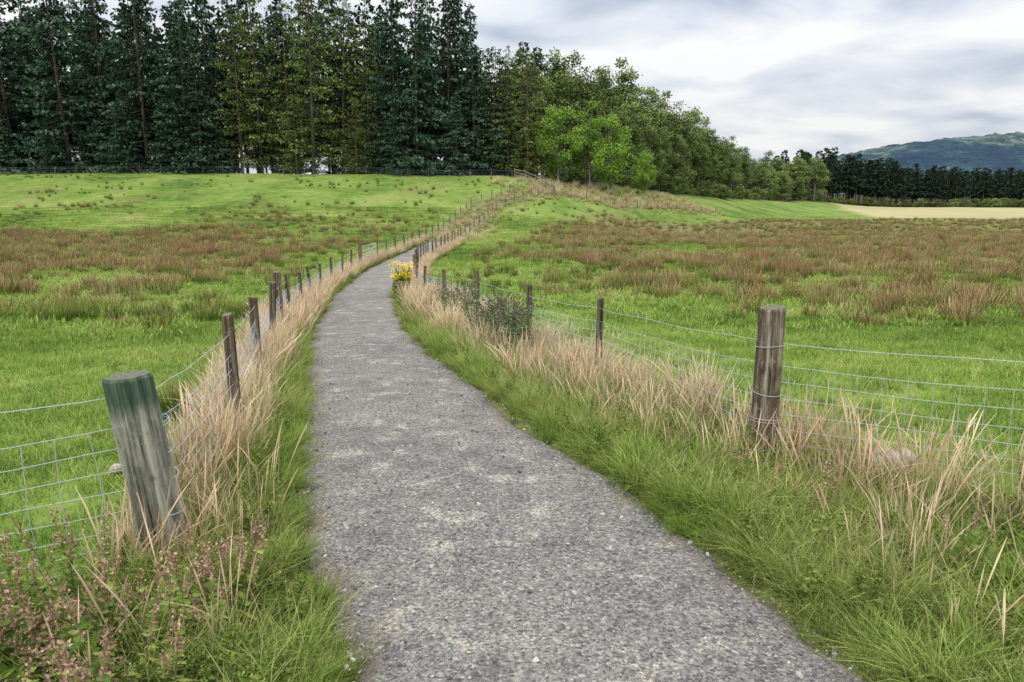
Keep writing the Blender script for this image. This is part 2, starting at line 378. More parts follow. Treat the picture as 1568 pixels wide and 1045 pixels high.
# ------------------------------------------------------------------ scatter system
def scatter(name, coll, P, rot, scl, idx, real=False):
    n = len(P); me = bpy.data.meshes.new(name); me.from_pydata(np.asarray(P).tolist(), [], [])
    a = me.attributes.new('rot', 'FLOAT_VECTOR', 'POINT'); a.data.foreach_set('vector', np.asarray(rot, np.float32).ravel())
    a = me.attributes.new('scl', 'FLOAT_VECTOR', 'POINT'); a.data.foreach_set('vector', np.asarray(scl, np.float32).ravel())
    a = me.attributes.new('idx', 'INT', 'POINT'); a.data.foreach_set('value', np.asarray(idx, np.int32))
    a = me.attributes.new('rnd', 'FLOAT', 'POINT'); a.data.foreach_set('value', np.random.default_rng(n).random(n).astype(np.float32))
    o = link_obj(name, me)
    ng = bpy.data.node_groups.new(name, 'GeometryNodeTree')
    ng.interface.new_socket('Geometry', in_out='INPUT', socket_type='NodeSocketGeometry')
    ng.interface.new_socket('Geometry', in_out='OUTPUT', socket_type='NodeSocketGeometry')
    N = ng.nodes.new; L = ng.links.new
    gi = N('NodeGroupInput'); go = N('NodeGroupOutput'); ip = N('GeometryNodeInstanceOnPoints'); ci = N('GeometryNodeCollectionInfo')
    ci.inputs['Collection'].default_value = coll; ci.inputs['Separate Children'].default_value = True; ci.inputs['Reset Children'].default_value = True
    def na(nm, t):
        x = N('GeometryNodeInputNamedAttribute'); x.data_type = t; x.inputs['Name'].default_value = nm; return x.outputs['Attribute']
    e = N('FunctionNodeEulerToRotation')
    L(gi.outputs[0], ip.inputs['Points']); L(ci.outputs[0], ip.inputs['Instance']); ip.inputs['Pick Instance'].default_value = True
    L(na('idx', 'INT'), ip.inputs['Instance Index']); L(na('rot', 'FLOAT_VECTOR'), e.inputs[0]); L(e.outputs[0], ip.inputs['Rotation'])
    L(na('scl', 'FLOAT_VECTOR'), ip.inputs['Scale'])
    last = ip.outputs[0]
    if real:
        rz = N('GeometryNodeRealizeInstances'); L(last, rz.inputs[0]); last = rz.outputs[0]
        for nm in ('rot', 'scl', 'idx'):
            ra = N('GeometryNodeRemoveAttribute'); ra.inputs['Name'].default_value = nm; L(last, ra.inputs[0]); last = ra.outputs[0]
    L(last, go.inputs[0])
    md = o.modifiers.new('scatter', 'NODES'); md.node_group = ng
    return o
def coll_of(name, meshes):
    c = bpy.data.collections.new(name)
    for k, me in enumerate(meshes):
        o = bpy.data.objects.new(me.name, me); c.objects.link(o)
    return c
def place(name, coll, nvar, x, y, smin, smax, tilt=.08, dz=0., zs=None, real=True):
    n = len(x); s = rng.uniform(smin, smax, n)
    P = np.stack([x, y, ground_z(x, y)+dz], -1)
    rot = np.stack([rng.normal(0, tilt, n), rng.normal(0, tilt, n), rng.uniform(0, 6.283, n)], -1)
    S = np.stack([s, s, s*(zs if zs is not None else 1)], -1)
    return scatter(name, coll, P, rot, S, rng.integers(0, nvar, n), real)

def gmesh(fn, name, mats, k=3, smooth=False):
    out = []
    for j in range(k):
        g = Geo(); fn(g, np.random.default_rng(100+j*7+len(name))); out.append(g.mesh(f'{name}_{j}', mats, smooth))
    return coll_of(name, out)

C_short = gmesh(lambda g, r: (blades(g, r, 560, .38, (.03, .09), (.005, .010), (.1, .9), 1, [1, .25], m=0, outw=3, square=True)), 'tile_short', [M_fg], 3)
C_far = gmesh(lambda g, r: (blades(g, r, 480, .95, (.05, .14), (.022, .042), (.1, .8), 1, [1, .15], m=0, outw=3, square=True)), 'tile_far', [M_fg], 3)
C_green = gmesh(lambda g, r: blades(g, r, 76, .13, (.12, .42), (.0035, .008), (.25, 1.3), 3), 'tuft_green', [M_green], 5)
SP = [1, .8, .7, 2.4, 3.2, .5]
def tan_fn(g, r):
    blades(g, r, 20, .12, (.38, .78), (.0022, .0036), (.08, .6), 5, SP, 0, .8)
    blades(g, r, 20, .13, (.16, .42), (.0025, .005), (.3, 1.2), 2, None, 0, 1.)
    blades(g, r, 28, .13, (.12, .38), (.0035, .006), (.3, 1.1), 2, None, 1, 1.)
C_tan = gmesh(tan_fn, 'tuft_tan', [M_tan, M_green], 5)
def wisp_fn(g, r):
    blades(g, r, 7, .12, (.35, .72), (.002, .0032), (.05, .5), 5, SP, 0, 1.2)
    blades(g, r, 8, .13, (.14, .36), (.003, .005), (.3, 1.2), 2, None, 0, 1.)
    blades(g, r, 20, .13, (.12, .38), (.0035, .006), (.3, 1.1), 2, None, 1, 1.)
C_wisp = gmesh(wisp_fn, 'tuft_wisp', [M_tan, M_green], 4)
def tanf_fn(g, r):
    blades(g, r, 40, .2, (.3, .75), (.007, .013), (.08, .6), 2, [1, .9, .8], 0, .8)
    blades(g, r, 24, .2, (.12, .38), (.01, .018), (.3, 1.1), 1, [1, .2], 1, 1.)
C_tanf = gmesh(tanf_fn, 'tuft_tanfar', [M_tan, M_green], 3)
def rush_fn(g, r):
    blades(g, r, 76, .28, (.25, .62), (.012, .022), (.05, .6), 1, [1, .6], 0, 1.)
C_rush = gmesh(rush_fn, 'tuft_rush', [M_rush], 4)
C_rushg = gmesh(lambda g, r: blades(g, r, 120, .22, (.3, .62), (.006, .011), (.05, .5), 2, [1, .9, .3], 0, .8), 'tuft_rushgreen', [M_rushg], 3)
def weed(g, r, red=True, n=4, H=(.4, .75), leafm=0, headm=1):
    for _ in range(n):
        h = r.uniform(*H); b = r.normal(0, .05, 2); az = r.uniform(0, 6.28); le = r.uniform(.05, .3)*h
        t = np.linspace(0, 1, 6)
        pts = np.stack([b[0]+le*t**1.5*np.cos(az), b[1]+le*t**1.5*np.sin(az), h*t], -1)
        tube(g, pts, np.linspace(.0035, .0015, 6), 4, .6, .3, headm if red else leafm)
        nl = int(h*46); tt = np.sort(r.uniform(.05, .85, nl))
        P = np.stack([np.interp(tt, t, pts[:, q]) for q in range(3)], -1)
        a = np.arange(nl)*2.4+r.uniform(0, 1, nl)
        D = unit(np.stack([np.cos(a), np.sin(a), r.uniform(-.3, .6, nl)], -1)); S = unit(np.cross(D, [0, 0, 1.])+r.normal(0, .2, (nl, 3)))
        diamonds(g, P, D, S, r.uniform(.05, .12, nl)*(1.15-tt*.7), r.uniform(.024, .05, nl), r.uniform(.5, 1, nl), r.random(nl), leafm)
        nh = 60; tt = r.uniform(.66, 1.02, nh)
        P = np.stack([np.interp(tt, t, pts[:, q]) for q in range(3)], -1)+r.normal(0, .012, (nh, 3))
        D = unit(r.normal(0, 1, (nh, 3))+[0, 0, .5]); S = unit(np.cross(D, r.normal(0, 1, (nh, 3))))
        diamonds(g, P, D, S, r.uniform(.014, .03, nh), .014, r.uniform(.5, 1, nh), r.random(nh), headm)
C_weed = gmesh(lambda g, r: weed(g, r, n=3), 'weed', [M_weed, M_weedred], 4)
C_herb = gmesh(lambda g, r: weed(g, r, False, 5, (.18, .42), 0, 0), 'herb', [M_weed], 3)
def thistle(g, r):
    for _ in range(3):
        h = r.uniform(.6, 1.05); b = r.normal(0, .1, 2); az = r.uniform(0, 6.28); le = r.uniform(.05, .25)*h
        t = np.linspace(0, 1, 6); pts = np.stack([b[0]+le*t*np.cos(az), b[1]+le*t*np.sin(az), h*t], -1)
        tube(g, pts, np.linspace(.007, .003, 6), 4, .6, .3, 0)
        for q in range(7):
            t0 = r.uniform(.4, .9); p0 = np.array([np.interp(t0, t, pts[:, c]) for c in range(3)])
            a = r.uniform(0, 6.28); ln = r.uniform(.12, .3); p1 = p0+np.array([np.cos(a)*ln*.7, np.sin(a)*ln*.7, ln*.8])
            tube(g, [p0, (p0+p1)/2+[0, 0, -.01], p1], .0025, 3, .6, .3, 0)
            nh = 16; D = unit(r.normal(0, 1, (nh, 3))+[0, 0, .7]); S = unit(np.cross(D, r.normal(0, 1, (nh, 3))))
            diamonds(g, np.tile(p1, (nh, 1)), D, S, .03, .014, r.uniform(.5, 1, nh), r.random(nh), 1)
        nl = 52; tt = r.uniform(.03, .9, nl); P = np.stack([np.interp(tt, t, pts[:, q]) for q in range(3)], -1); a = r.uniform(0, 6.28, nl)
        D = unit(np.stack([np.cos(a), np.sin(a), r.uniform(-.2, .7, nl)], -1)); S = unit(np.cross(D, [0, 0, 1.])+r.normal(0, .3, (nl, 3)))
        diamonds(g, P, D, S, r.uniform(.08, .2, nl)*(1.1-tt*.6), .03, r.uniform(.4, 1, nl), r.random(nl), 0)
C_thistle = gmesh(thistle, 'thistle', [M_thistle, M_purple], 3)

# field grass
def grid_pts(y0, y1, d, wfac, wadd, jit=.5):
    ys = np.arange(y0, y1, d); X_ = []; Y_ = []
    for y in ys:
        hw_ = wfac*y+wadd; xs = np.arange(-hw_, hw_, d); X_.append(xs); Y_.append(np.full(len(xs), y))
    x = np.concatenate(X_); y = np.concatenate(Y_)
    return x+rng.uniform(-jit, jit, len(x))*d, y+rng.uniform(-jit, jit, len(x))*d
x, y = grid_pts(2.2, 18, .55, .74, 1.8, .3); k = (np.abs(ps(x, y)) > 1.55); x, y = x[k], y[k]
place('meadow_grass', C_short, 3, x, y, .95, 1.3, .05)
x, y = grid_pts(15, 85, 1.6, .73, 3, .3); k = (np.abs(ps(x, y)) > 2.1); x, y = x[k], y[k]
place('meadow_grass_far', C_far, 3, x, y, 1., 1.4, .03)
n = 4600; y = np.sqrt(rng.uniform(9, 30**2, n)); x = rng.uniform(-1, 1, n)*(.74*y+2)
k = (np.abs(ps(x, y)) > 2.2) & (fbm(x*.8, y*.8, 61, 3) > .52); x, y = x[k], y[k]
place('meadow_tufts', C_green, 5, x, y, .3, .6, .2)

# verge vegetation
RFY = [-2, 3.0, 5.36, 9.5, 13, 16.8, 21, 26, 31, 44, 400]
RFS = [3.2, 2.75, 2.25, 2.62, 2.6, 2.55, 2.35, 1.85, 1.6, 1.5, 1.5]
LFY = [-2, 3.9, 5.9, 9.1, 13, 16.5, 26, 44, 400]
LFS = [1.95, 1.85, 1.65, 1.65, 1.6, 1.6, 1.45, 1.3, 1.5]
def rfs(y): return np.interp(y, RFY, RFS)
def lfs(y): return np.interp(y, LFY, LFS)
def from_s(s, y):
    d = pd(y); n = np.sqrt(1+d*d); return pc(y)+s/n, y-s*d/n
def verge(n, y0, y1, side, a, b, pw=1., bias=None):
    t = rng.random(n)**pw; y = y0+(y1-y0)*t; q = rng.random(n)
    if bias: q = q**bias
    fs = rfs(y) if side > 0 else lfs(y)
    a = a+(hw(y)-1)*1.1
    s = (a+(fs+b-a)*q)*side
    return from_s(s, y)
def cat(P_): return np.concatenate([p[0] for p in P_]), np.concatenate([p[1] for p in P_])
x, y = cat([verge(560, 1.2, 14, -1, 1.04, .3, 1.1), verge(420, 14, 60, -1, 1.05, .3, 1.3), verge(1450, 1.5, 14, 1, 1.06, .5, 1.1), verge(900, 14, 60, 1, 1.1, .5, 1.4)])
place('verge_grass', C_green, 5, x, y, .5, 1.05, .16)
n = 1900; y = 1.5+30*rng.random(n)**1.5; sd = np.where(rng.random(n) < .5, -1, 1)
off = hw(y)*(1.03+rng.normal(0, .05, n)+.14*(fbm(y*1.8, sd*3., 71, 3)-.5)*2); x, y = from_s(sd*off, y)
place('path_edge_grass', C_green, 5, x, y, .18, .5, .25)
n = 420; y = 1.6+9*rng.random(n)**1.3; sd = np.where(rng.random(n) < .3, -1, 1); x, y = from_s(sd*(hw(y)+rng.uniform(.04, .3, n)), y)
place('path_side_grass', C_green, 5, x, y, .4, .75, .25)
x, y = cat([verge(230, 1.5, 13, 1, 1.05, .4, 1.1), verge(110, 1.5, 12, -1, 1.05, .2), verge(60, 1.9, 3.6, -1, 1.2, .9)])
place('verge_herbs', C_herb, 3, x, y, .4, .75, .2)
x, y = cat([verge(340, 4.0, 14, -1, 1.2, .22, .8, .6), verge(3, 2.8, 3.6, -1, 1.35, .1),
            verge(330, 2.6, 14, 1, 1.35, .5, .9, .6)])
k = (fbm(x*.8, y*.8, 51, 2) > np.where(x > pc(y), .46+.08*(y < 6), .28)); x, y = x[k], y[k]
place('dry_verge_grass', C_tan, 5, x, y, .55, 1.0, .12)
x, y = cat([verge(400, 2.0, 13, 1, 1.35, .7, 1.0), verge(50, 3.2, 9, -1, 1.15, .3)])
bx = rng.normal(1.88, .22, 22); by = rng.normal(5.3, .2, 22); x = np.concatenate([x, bx]); y = np.concatenate([y, by])
place('seed_grass_wisps', C_wisp, 4, x, y, .55, 1.05, .14)
x, y = cat([verge(420, 14, 60, -1, 1.1, .25, 1.2), verge(420, 14, 60, 1, 1.2, .4, 1.3, .7), verge(420, 60, 150, -1, -1.6, .6), verge(420, 60, 150, 1, -.6, 2.0)])
place('dry_verge_grass_far', C_tanf, 3, x, y, .6, 1.05, .1)
n = 420; y = rng.uniform(100, 150, n); x = pc(y)+rng.uniform(-7, 2, n)
place('dry_wood_edge_grass', C_tanf, 3, x, y, 1., 1.7, .1)
n = 130; y = rng.uniform(1.9, 3.35, n); x = rng.uniform(-2.9, -1.05, n)-.2*(y-2.4)
place('dock_weeds', C_weed, 4, x, y, .48, .88, .18)
n = 70; x, y = verge(n, 1.8, 12, 1, 1.5, .5, 1.2); place('verge_weeds', C_weed, 4, x, y, .4, .75, .15)
n = 20; x, y = from_s(rng.uniform(2.0, 2.6, n), rng.uniform(9.8, 14.5, n)); place('thistles', C_thistle, 3, x, y, .75, 1.1, .08)
n = 16; x, y = from_s(rng.uniform(1.8, 2.4, n), rng.uniform(14.5, 24, n)); place('thistle_patch', C_thistle, 3, x, y, .6, 1.0, .06)
# rushes
def wedge(n, y0, y1, wf=.74, add=4):
    y = np.sqrt(rng.uniform(y0**2, y1**2, n)); x = rng.uniform(-1, 1, n)*(wf*y+add); return x, y
x1, y1 = wedge(11500, 13, 85); k = rng.random(len(x1)) < rush(x1, y1)*.9; x1, y1 = x1[k], y1[k]
x2, y2 = wedge(6000, 85, 160); k = rng.random(len(x2)) < rush(x2, y2)*.8; x2, y2 = x2[k], y2[k]
x = np.concatenate([x1, x2]); y = np.concatenate([y1, y2])
place('rush_tufts', C_rush, 4, x, y, .5, 1.25, .08)
cl = [(-10.3, 17.2, 9, .9), (-9.2, 17.8, 6, .5), (-8, 19.6, 9, .6), (-12.5, 16.3, 8, .7), (-6.9, 17.3, 6, .4), (-5.1, 10.2, 0, .2), (-3.35, 6.9, 2, .12), (-12, 15.4, 5, .5), (2.6, 28, 10, 1.5), (0.5, 30, 12, 1.6), (-1, 33, 14, 1.5), (4, 33, 9, 2)]
x = np.concatenate([rng.normal(a, s, n) for a, b, n, s in cl]); y = np.concatenate([rng.normal(b, s*.5, n) for a, b, n, s in cl])
x3, y3 = wedge(1100, 18, 108); k = (np.abs(ps(x3, y3)) > 3.5) & (fbm(x3*.15, y3*.15, 63, 2) > .46); x = np.concatenate([x, x3[k]]); y = np.concatenate([y, y3[k]])
place('rush_clumps', C_rushg, 3, x, y, .5, 1.1, .06)

# gravel stones
def stone(g, r, n=1):
    import bmesh
    bm = bmesh.new(); bmesh.ops.create_icosphere(bm, subdivisions=1, radius=1)
    V = np.array([v.co[:] for v in bm.verts]); F = [[v.index for v in f.verts] for f in bm.faces]; bm.free()
    V = V*(1+r.uniform(-.28, .2, (len(V), 1)))*np.array([1, r.uniform(.6, .9), r.uniform(.4, .65)]); g.add(V, F)
C_stone = gmesh(stone, 'gravelstone', [M_gravel], 4)
n = 26000; y = 1.8+13*rng.random(n)**1.6; s = rng.uniform(-1, 1, n); k = rng.random(n) < (.45+.55*np.abs(s)**3); s, y = s[k], y[k]
x, yy2 = from_s(s*1.03*hw(y), y); n = len(x)
sz = .003+.0045*rng.random(n)**2+(.004+.013*rng.random(n)**2)*(rng.random(n) > .93-.06*np.abs(s)**4)
P = np.stack([x, yy2, path_z(x, yy2, np.clip(s, -.93, .93))+.2*sz], -1)
scatter('loose_gravel', C_stone, P, np.stack([rng.normal(0, .3, n), rng.normal(0, .3, n), rng.uniform(0, 6.28, n)], -1), np.repeat(sz[:, None], 3, 1), rng.integers(0, 4, n))
def boulder(sd):
    import bmesh
    r = np.random.default_rng(sd); bm = bmesh.new(); bmesh.ops.create_icosphere(bm, subdivisions=3, radius=1)
    V = np.array([v.co[:] for v in bm.verts]); F = [[v.index for v in f.verts] for f in bm.faces]; bm.free()
    V = V*(.75+.6*fbm(V[:, 0]*1.5+V[:, 2], V[:, 1]*1.5-V[:, 2], sd, 3)[:, None])*np.array([1, .75, .6]); g = Geo(); g.add(V, F); return g.mesh('field_stone', [M_stone], True)
for j, (bx, by, bs) in enumerate([(2.75, 5.3, .16), (3.0, 5.45, .1), (-3.1, 7.9, .15), (-2.85, 8.1, .12), (-3.4, 7.7, .12), (-2.75, 6.3, .1), (-3.0, 5.4, .06), (-2.1, 4.5, .06)]):
    link_obj('field_stone', boulder(60+j), (bx, by, float(ground_z(bx, by))+bs*.6), (0, 0, j*1.3), (bs, bs, bs))

# ------------------------------------------------------------------ fences
def post_mesh(name, rad, H, mat, sd, sides=18, rings=22, taper=.04):
    g = Geo(); a = np.arange(sides)*2*np.pi/sides; z = np.concatenate([[-.3], np.linspace(0, H-.015, rings-2), [H]])
    V = []
    for i, zz in enumerate(z):
        r = rad*(1-taper*zz/H)*(1+.12*(fbm(np.cos(a)*1.6+sd, np.sin(a)*1.6+zz*.7, sd, 3)-.5)*2+.08*(fbm(a*4, zz*1.+a*0, sd+4, 2)-.5)*2)
        if i == len(z)-1: r = r*.92
        V.append(np.stack([r*np.cos(a), r*np.sin(a), np.full(sides, zz)+(.008*np.cos(a+sd) if i >= len(z)-2 else 0)], -1))
    V = np.array(V); F = []
    for i in range(len(z)-1):
        for j in range(sides):
            j2 = (j+1) % sides; F.append([i*sides+j, i*sides+j2, (i+1)*sides+j2, (i+1)*sides+j])
    g.add(V.reshape(-1, 3), F, np.repeat(np.linspace(0, .97, len(z)), sides), .5)
    g.add(V[-1]+[0, 0, .0005], [list(range(sides))], 1., .5)
    return g.mesh(name, [mat], False)
PM = [post_mesh(f'post_{j}', .05, 1.15, M_post, j, 10, 12) for j in range(4)]
SM = post_mesh('strainer_small', .085, 1.35, M_post, 9, 14, 14)
strL = post_mesh('strainer_post_green', .125, 1.1, M_postL, 21, 36, 34)
strR = post_mesh('strainer_post_brown', .098, 1.25, M_postR, 27, 36, 34)
HOR = [.97, .80, .68, .56, .45, .34, .24, .15, .06]

def build_fence(name, pts, kinds, near=32., mesh_on=True):
    e = bpy.data.objects.new(name, None); scene.collection.objects.link(e)
    g = Geo(); tops = []
    for j, ((px, py), kd) in enumerate(zip(pts, kinds)):
        z = float(ground_z(px, py)); lean = (rng.normal(0, .03), rng.normal(0, .03), rng.uniform(0, 6))
        if kd == 'L': lean = (.02, -.10, .5); me_ = strL
        elif kd == 'R': lean = (0, .0, 2.4); me_ = strR
        elif kd == 'S': me_ = SM
        else: me_ = PM[j % 4]
        sc = 1 if kd in 'LR' else rng.uniform(.93, 1.07)
        link_obj(f'post_{j+1}', me_, (px, py, z-.02), lean, (1, 1, sc) if kd in 'LR' else (rng.uniform(.85, 1.1),)*2+(sc,), e)
        tops.append((px, py, z))
        if kd in 'LR':
            rr = .131 if kd == 'L' else .102
            for hh in ([.80, .815, .52, .30, .66] if kd == 'L' else [.97, .62, .42, .40, .2]):
                a = np.linspace(0, 2*np.pi, 28); off = -.10*hh if kd == 'L' else 0
                tube(g, np.stack([px+off*.88+rr*np.cos(a), py+rr*np.sin(a), z-.02+hh+.012*np.sin(a+hh*9)], -1), .0026, 5)
    for j in range(len(pts)-1):
        a = np.array(tops[j]); b = np.array(tops[j+1]); Ln = np.linalg.norm(b-a); mid = (a[1]+b[1])/2
        nearby = mid < near
        rad = .0021 if mid < 9 else (.0030 if nearby else .0035)
        k = max(int(Ln/.3), 2); t = np.linspace(0, 1, k+1)
        gp = a[None]*(1-t[:, None])+b[None]*t[:, None]
        for q, hh in enumerate(HOR if nearby else [.95, .78, .5, .25]):
            zz = gp[:, 2]+hh-.03*4*t*(1-t)*(1 if q else .6)+.008*np.sin(t*13+q)
            tube(g, np.stack([gp[:, 0], gp[:, 1], zz], -1), rad*(1.2 if q == 0 else 1), 4)
        if nearby and mesh_on:
            nv = int(Ln/.15)
            for w in range(1, nv):
                tt = w/nv; p = a*(1-tt)+b*tt; jx = rng.normal(0, .010, 5); hs = np.linspace(.06, .80, 5)
                sag = -.03*4*tt*(1-tt)
                tube(g, np.stack([p[0]+jx, p[1]+jx*.5, p[2]+hs+sag], -1), rad*1.0, 3)
    link_obj('wire_netting', g.mesh('wire_netting', [M_wire]), parent=e)
    return e

Lp = [(-6.4, 1.3), (-4.2, 2.55), (-1.93, 3.9), (-2.25, 5.9), (-3.15, 9.1)]; Lk = ['P', 'P', 'L', 'P', 'P']
y = 11.6
while y < 100:
    if not (38.5 < y < 42.6):
        x, _ = from_s(-lfs(y), y); Lp.append((float(x), y)); Lk.append('S' if abs(y-14.2) < .4 or abs(y-37.9) < 1.2 else 'P')
    elif Lk[-1] != 'S': Lk[-1] = 'S'
    y += 2.6 if y < 20 else 3.0
gi_ = max(i for i, p in enumerate(Lp) if p[1] < 39)
build_fence('wire_fence', Lp[:gi_+1], Lk[:gi_+1]); build_fence('wire_fence', Lp[gi_+1:], Lk[gi_+1:])
Rp = [(8.6, 1.8), (5.1, 3.65), (1.88, 5.36), (1.12, 9.5), (.28, 13.0), (-.75, 16.6), (-1.85, 20.5), (-2.8, 24.0)]; Rk = ['P', 'P', 'R', 'P', 'P', 'P', 'P', 'P']
y = 27.
while y < 150:
    x, y_ = from_s(rfs(y), y); Rp.append((float(x), float(y_))); Rk.append('P'); y += 1.9 if y < 60 else 3.0
build_fence('wire_fence', Rp, Rk)
Wp = [(x, 111.3+.6*math.sin(x*.1)) for x in np.arange(-96, 1, 3.)]
build_fence('wire_fence', Wp, ['P']*len(Wp))
# gate
A = np.array(Lp[gi_]); B = np.array(Lp[gi_+1]); g = Geo()
za = float(ground_z(*A)); zb_ = float(ground_z(*B)); B2 = A+(B-A)*.93; A2 = A+(B-A)*.05
def bar(p, q, r): tube(g, [p, (np.array(p)+q)/2, q], r, 6)
for hh in [.15, .33, .51, .69, .87, 1.08]:
    bar(np.array([A2[0], A2[1], za+hh]), np.array([B2[0], B2[1], zb_+hh]), .022)
for t in (0, .5, 1.):
    p = A2*(1-t)+B2*t; z0 = za*(1-t)+zb_*t; bar(np.array([p[0], p[1], z0+.13]), np.array([p[0], p[1], z0+1.1]), .025)
bar(np.array([A2[0], A2[1], za+.15]), np.array([B2[0], B2[1], zb_+1.08]), .018)
m = MT('gate_metal'); MG = m.bsdf((.42, .45, .46), .5, spec=.5)
link_obj('field_gate', g.mesh('field_gate', [MG]))
g = Geo(); m = MT('rail_wood'); MW = m.bsdf(m.ramp(m.noise(4, 4, .6), [(.3, (.13, .115, .09)), (.7, (.26, .24, .20))]), .9)
rp = [(0.4, 112.), (1.9, 109.5), (3.3, 107), (4.6, 104.5), (5.6, 102)]
zs_ = [float(ground_z(*p)) for p in rp]
for p, z0 in zip(rp, zs_): tube(g, [(p[0], p[1], z0-.2), (p[0], p[1], z0+.6), (p[0], p[1], z0+1.4)], .09, 6, cap=True)
for j in range(4):
    for hh in (.4, .8, 1.2):
        tube(g, [(rp[j][0]-.09, rp[j][1], zs_[j]+hh), ((rp[j][0]+rp[j+1][0])/2-.09, (rp[j][1]+rp[j+1][1])/2, (zs_[j]+zs_[j+1])/2+hh), (rp[j+1][0]-.09, rp[j+1][1], zs_[j+1]+hh)], .06, 4)
link_obj('wooden_rail_fence', g.mesh('wooden_rail_fence', [MW]))

# ragwort
g = Geo(); r = np.random.default_rng(5)
for _ in range(26):
    h = r.uniform(.5, .9); a = r.uniform(0, 6.28); le = r.uniform(0, .38); b = r.normal(0, .12, 2)
    p1 = np.array([b[0]+le*math.cos(a), b[1]+le*math.sin(a), h]); p0 = np.array([b[0], b[1], 0])
    tube(g, [p0, (p0+p1)/2+[0, 0, .04], p1], .006, 4, .6, .3, 0)
    n = 40; tt = r.uniform(.05, .85, n); P = p0+(p1-p0)*tt[:, None]; D = unit(r.normal(0, 1, (n, 3))+[0, 0, .2]); S = unit(np.cross(D, r.normal(0, 1, (n, 3))))
    diamonds(g, P, D, S, r.uniform(.06, .14, n), .05, r.uniform(.4, 1, n), r.random(n), 0)
    n = 34; P = p1+r.normal(0, 1, (n, 3))*[.08, .08, .05]; D = unit(r.normal(0, 1, (n, 3))*[1, 1, .5]); S = unit(np.cross(D, [0, 0, 1.]))
    diamonds(g, P, D, S, .04, .035, 1., r.random(n), 1)
rwx, rwy = -3.7, 25.0
link_obj('ragwort_plant', g.mesh('ragwort_plant', [M_weed, M_yellow]), (rwx, rwy, float(ground_z(rwx, rwy))), (0, 0, 0), (1, 1, 1.2))

# ------------------------------------------------------------------ trees
def conifer(sd, H, zb, Lm, nwh, sl=.55, sw=.2, droop=.32, dens=1., power=.75, barebr=0, flat=.25):
    r = np.random.default_rng(sd); g = Geo()
    t = np.linspace(0, 1, 9); bend = r.normal(0, .15, 2)
    pts = np.stack([bend[0]*np.sin(t*3), bend[1]*np.sin(t*2.5), t*H-.3], -1)
    tube(g, pts, np.maximum(.010*H*(1-t)**.9, .015)+.012, 8, .5, r.random(), 1)
    Ps, Ds, Ss, Ls, Ws, Hs, Vs = [[] for _ in range(7)]
    asym = r.uniform(0, 6.28)
    for i in range(nwh):
        for b in range(r.integers(5, 8)):
            z = zb+(H-zb)*((i+r.uniform(-.5, .5))/nwh); tt = np.clip((z-zb)/(H-zb), 0, 1)
            L = Lm*((1-tt)**power)*min(1, .75+tt*3)+.25
            az = r.uniform(0, 6.283); ln = L*r.uniform(.5, 1.15)*(1+.18*math.cos(az-asym))
            if r.random() < .08: ln *= 1.25
            n = max(int(ln/.15*dens), 7); u = r.uniform(.06, 1, n)**.75
            dirh = np.array([math.cos(az), math.sin(az), 0]); lat = np.array([-math.sin(az), math.cos(az), 0])
            lo = r.uniform(-1, 1, n)*(1.05-u*.75)*ln*.36*(u > .15)
            zz = -droop*ln*(u-.45*u**2.4)+.12*ln*(tt-.3)-np.abs(lo)*.35
            P = np.array([0, 0, z])+dirh*(u*ln)[:, None]+lat*lo[:, None]; P[:, 2] += zz+r.normal(0, .1, n)
            D = unit(dirh*r.uniform(.3, 1, (n, 1))+lat*(np.sign(lo)*r.uniform(0, .9, n))[:, None]+np.array([0, 0, 1.])*r.uniform(-1.1, flat, (n, 1)))
            S = unit(np.cross(D, r.normal(0, 1, (n, 3))))
            Ps.append(P); Ds.append(D); Ss.append(S); Ls.append(r.uniform(.5, 1.1, n)*sl*(1-.35*tt)); Ws.append(r.uniform(.6, 1.2, n)*sw)
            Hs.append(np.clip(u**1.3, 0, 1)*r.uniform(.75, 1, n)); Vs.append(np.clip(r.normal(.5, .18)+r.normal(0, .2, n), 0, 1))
            if r.random() < .4:
                tube(g, [(0, 0, z), tuple(np.array([0, 0, z-.2*ln*.5])+dirh*ln*.5), tuple(np.array([0, 0, z-droop*ln*.5])+dirh*ln*.85)], [.035, .022, .01], 3, .4, .5, 1)
    for _ in range(barebr):
        z = r.uniform(1.5, zb+1); az = r.uniform(0, 6.28); ln = r.uniform(.6, 2.2)
        tube(g, [(0, 0, z), (math.cos(az)*ln*.5, math.sin(az)*ln*.5, z-.05), (math.cos(az)*ln, math.sin(az)*ln, z-ln*.2)], [.03, .02, .008], 3, .4, .5, 1)
    diamonds(g, np.concatenate(Ps), np.concatenate(Ds), np.concatenate(Ss), np.concatenate(Ls), np.concatenate(Ws), np.concatenate(Hs), np.concatenate(Vs), 0)
    return g

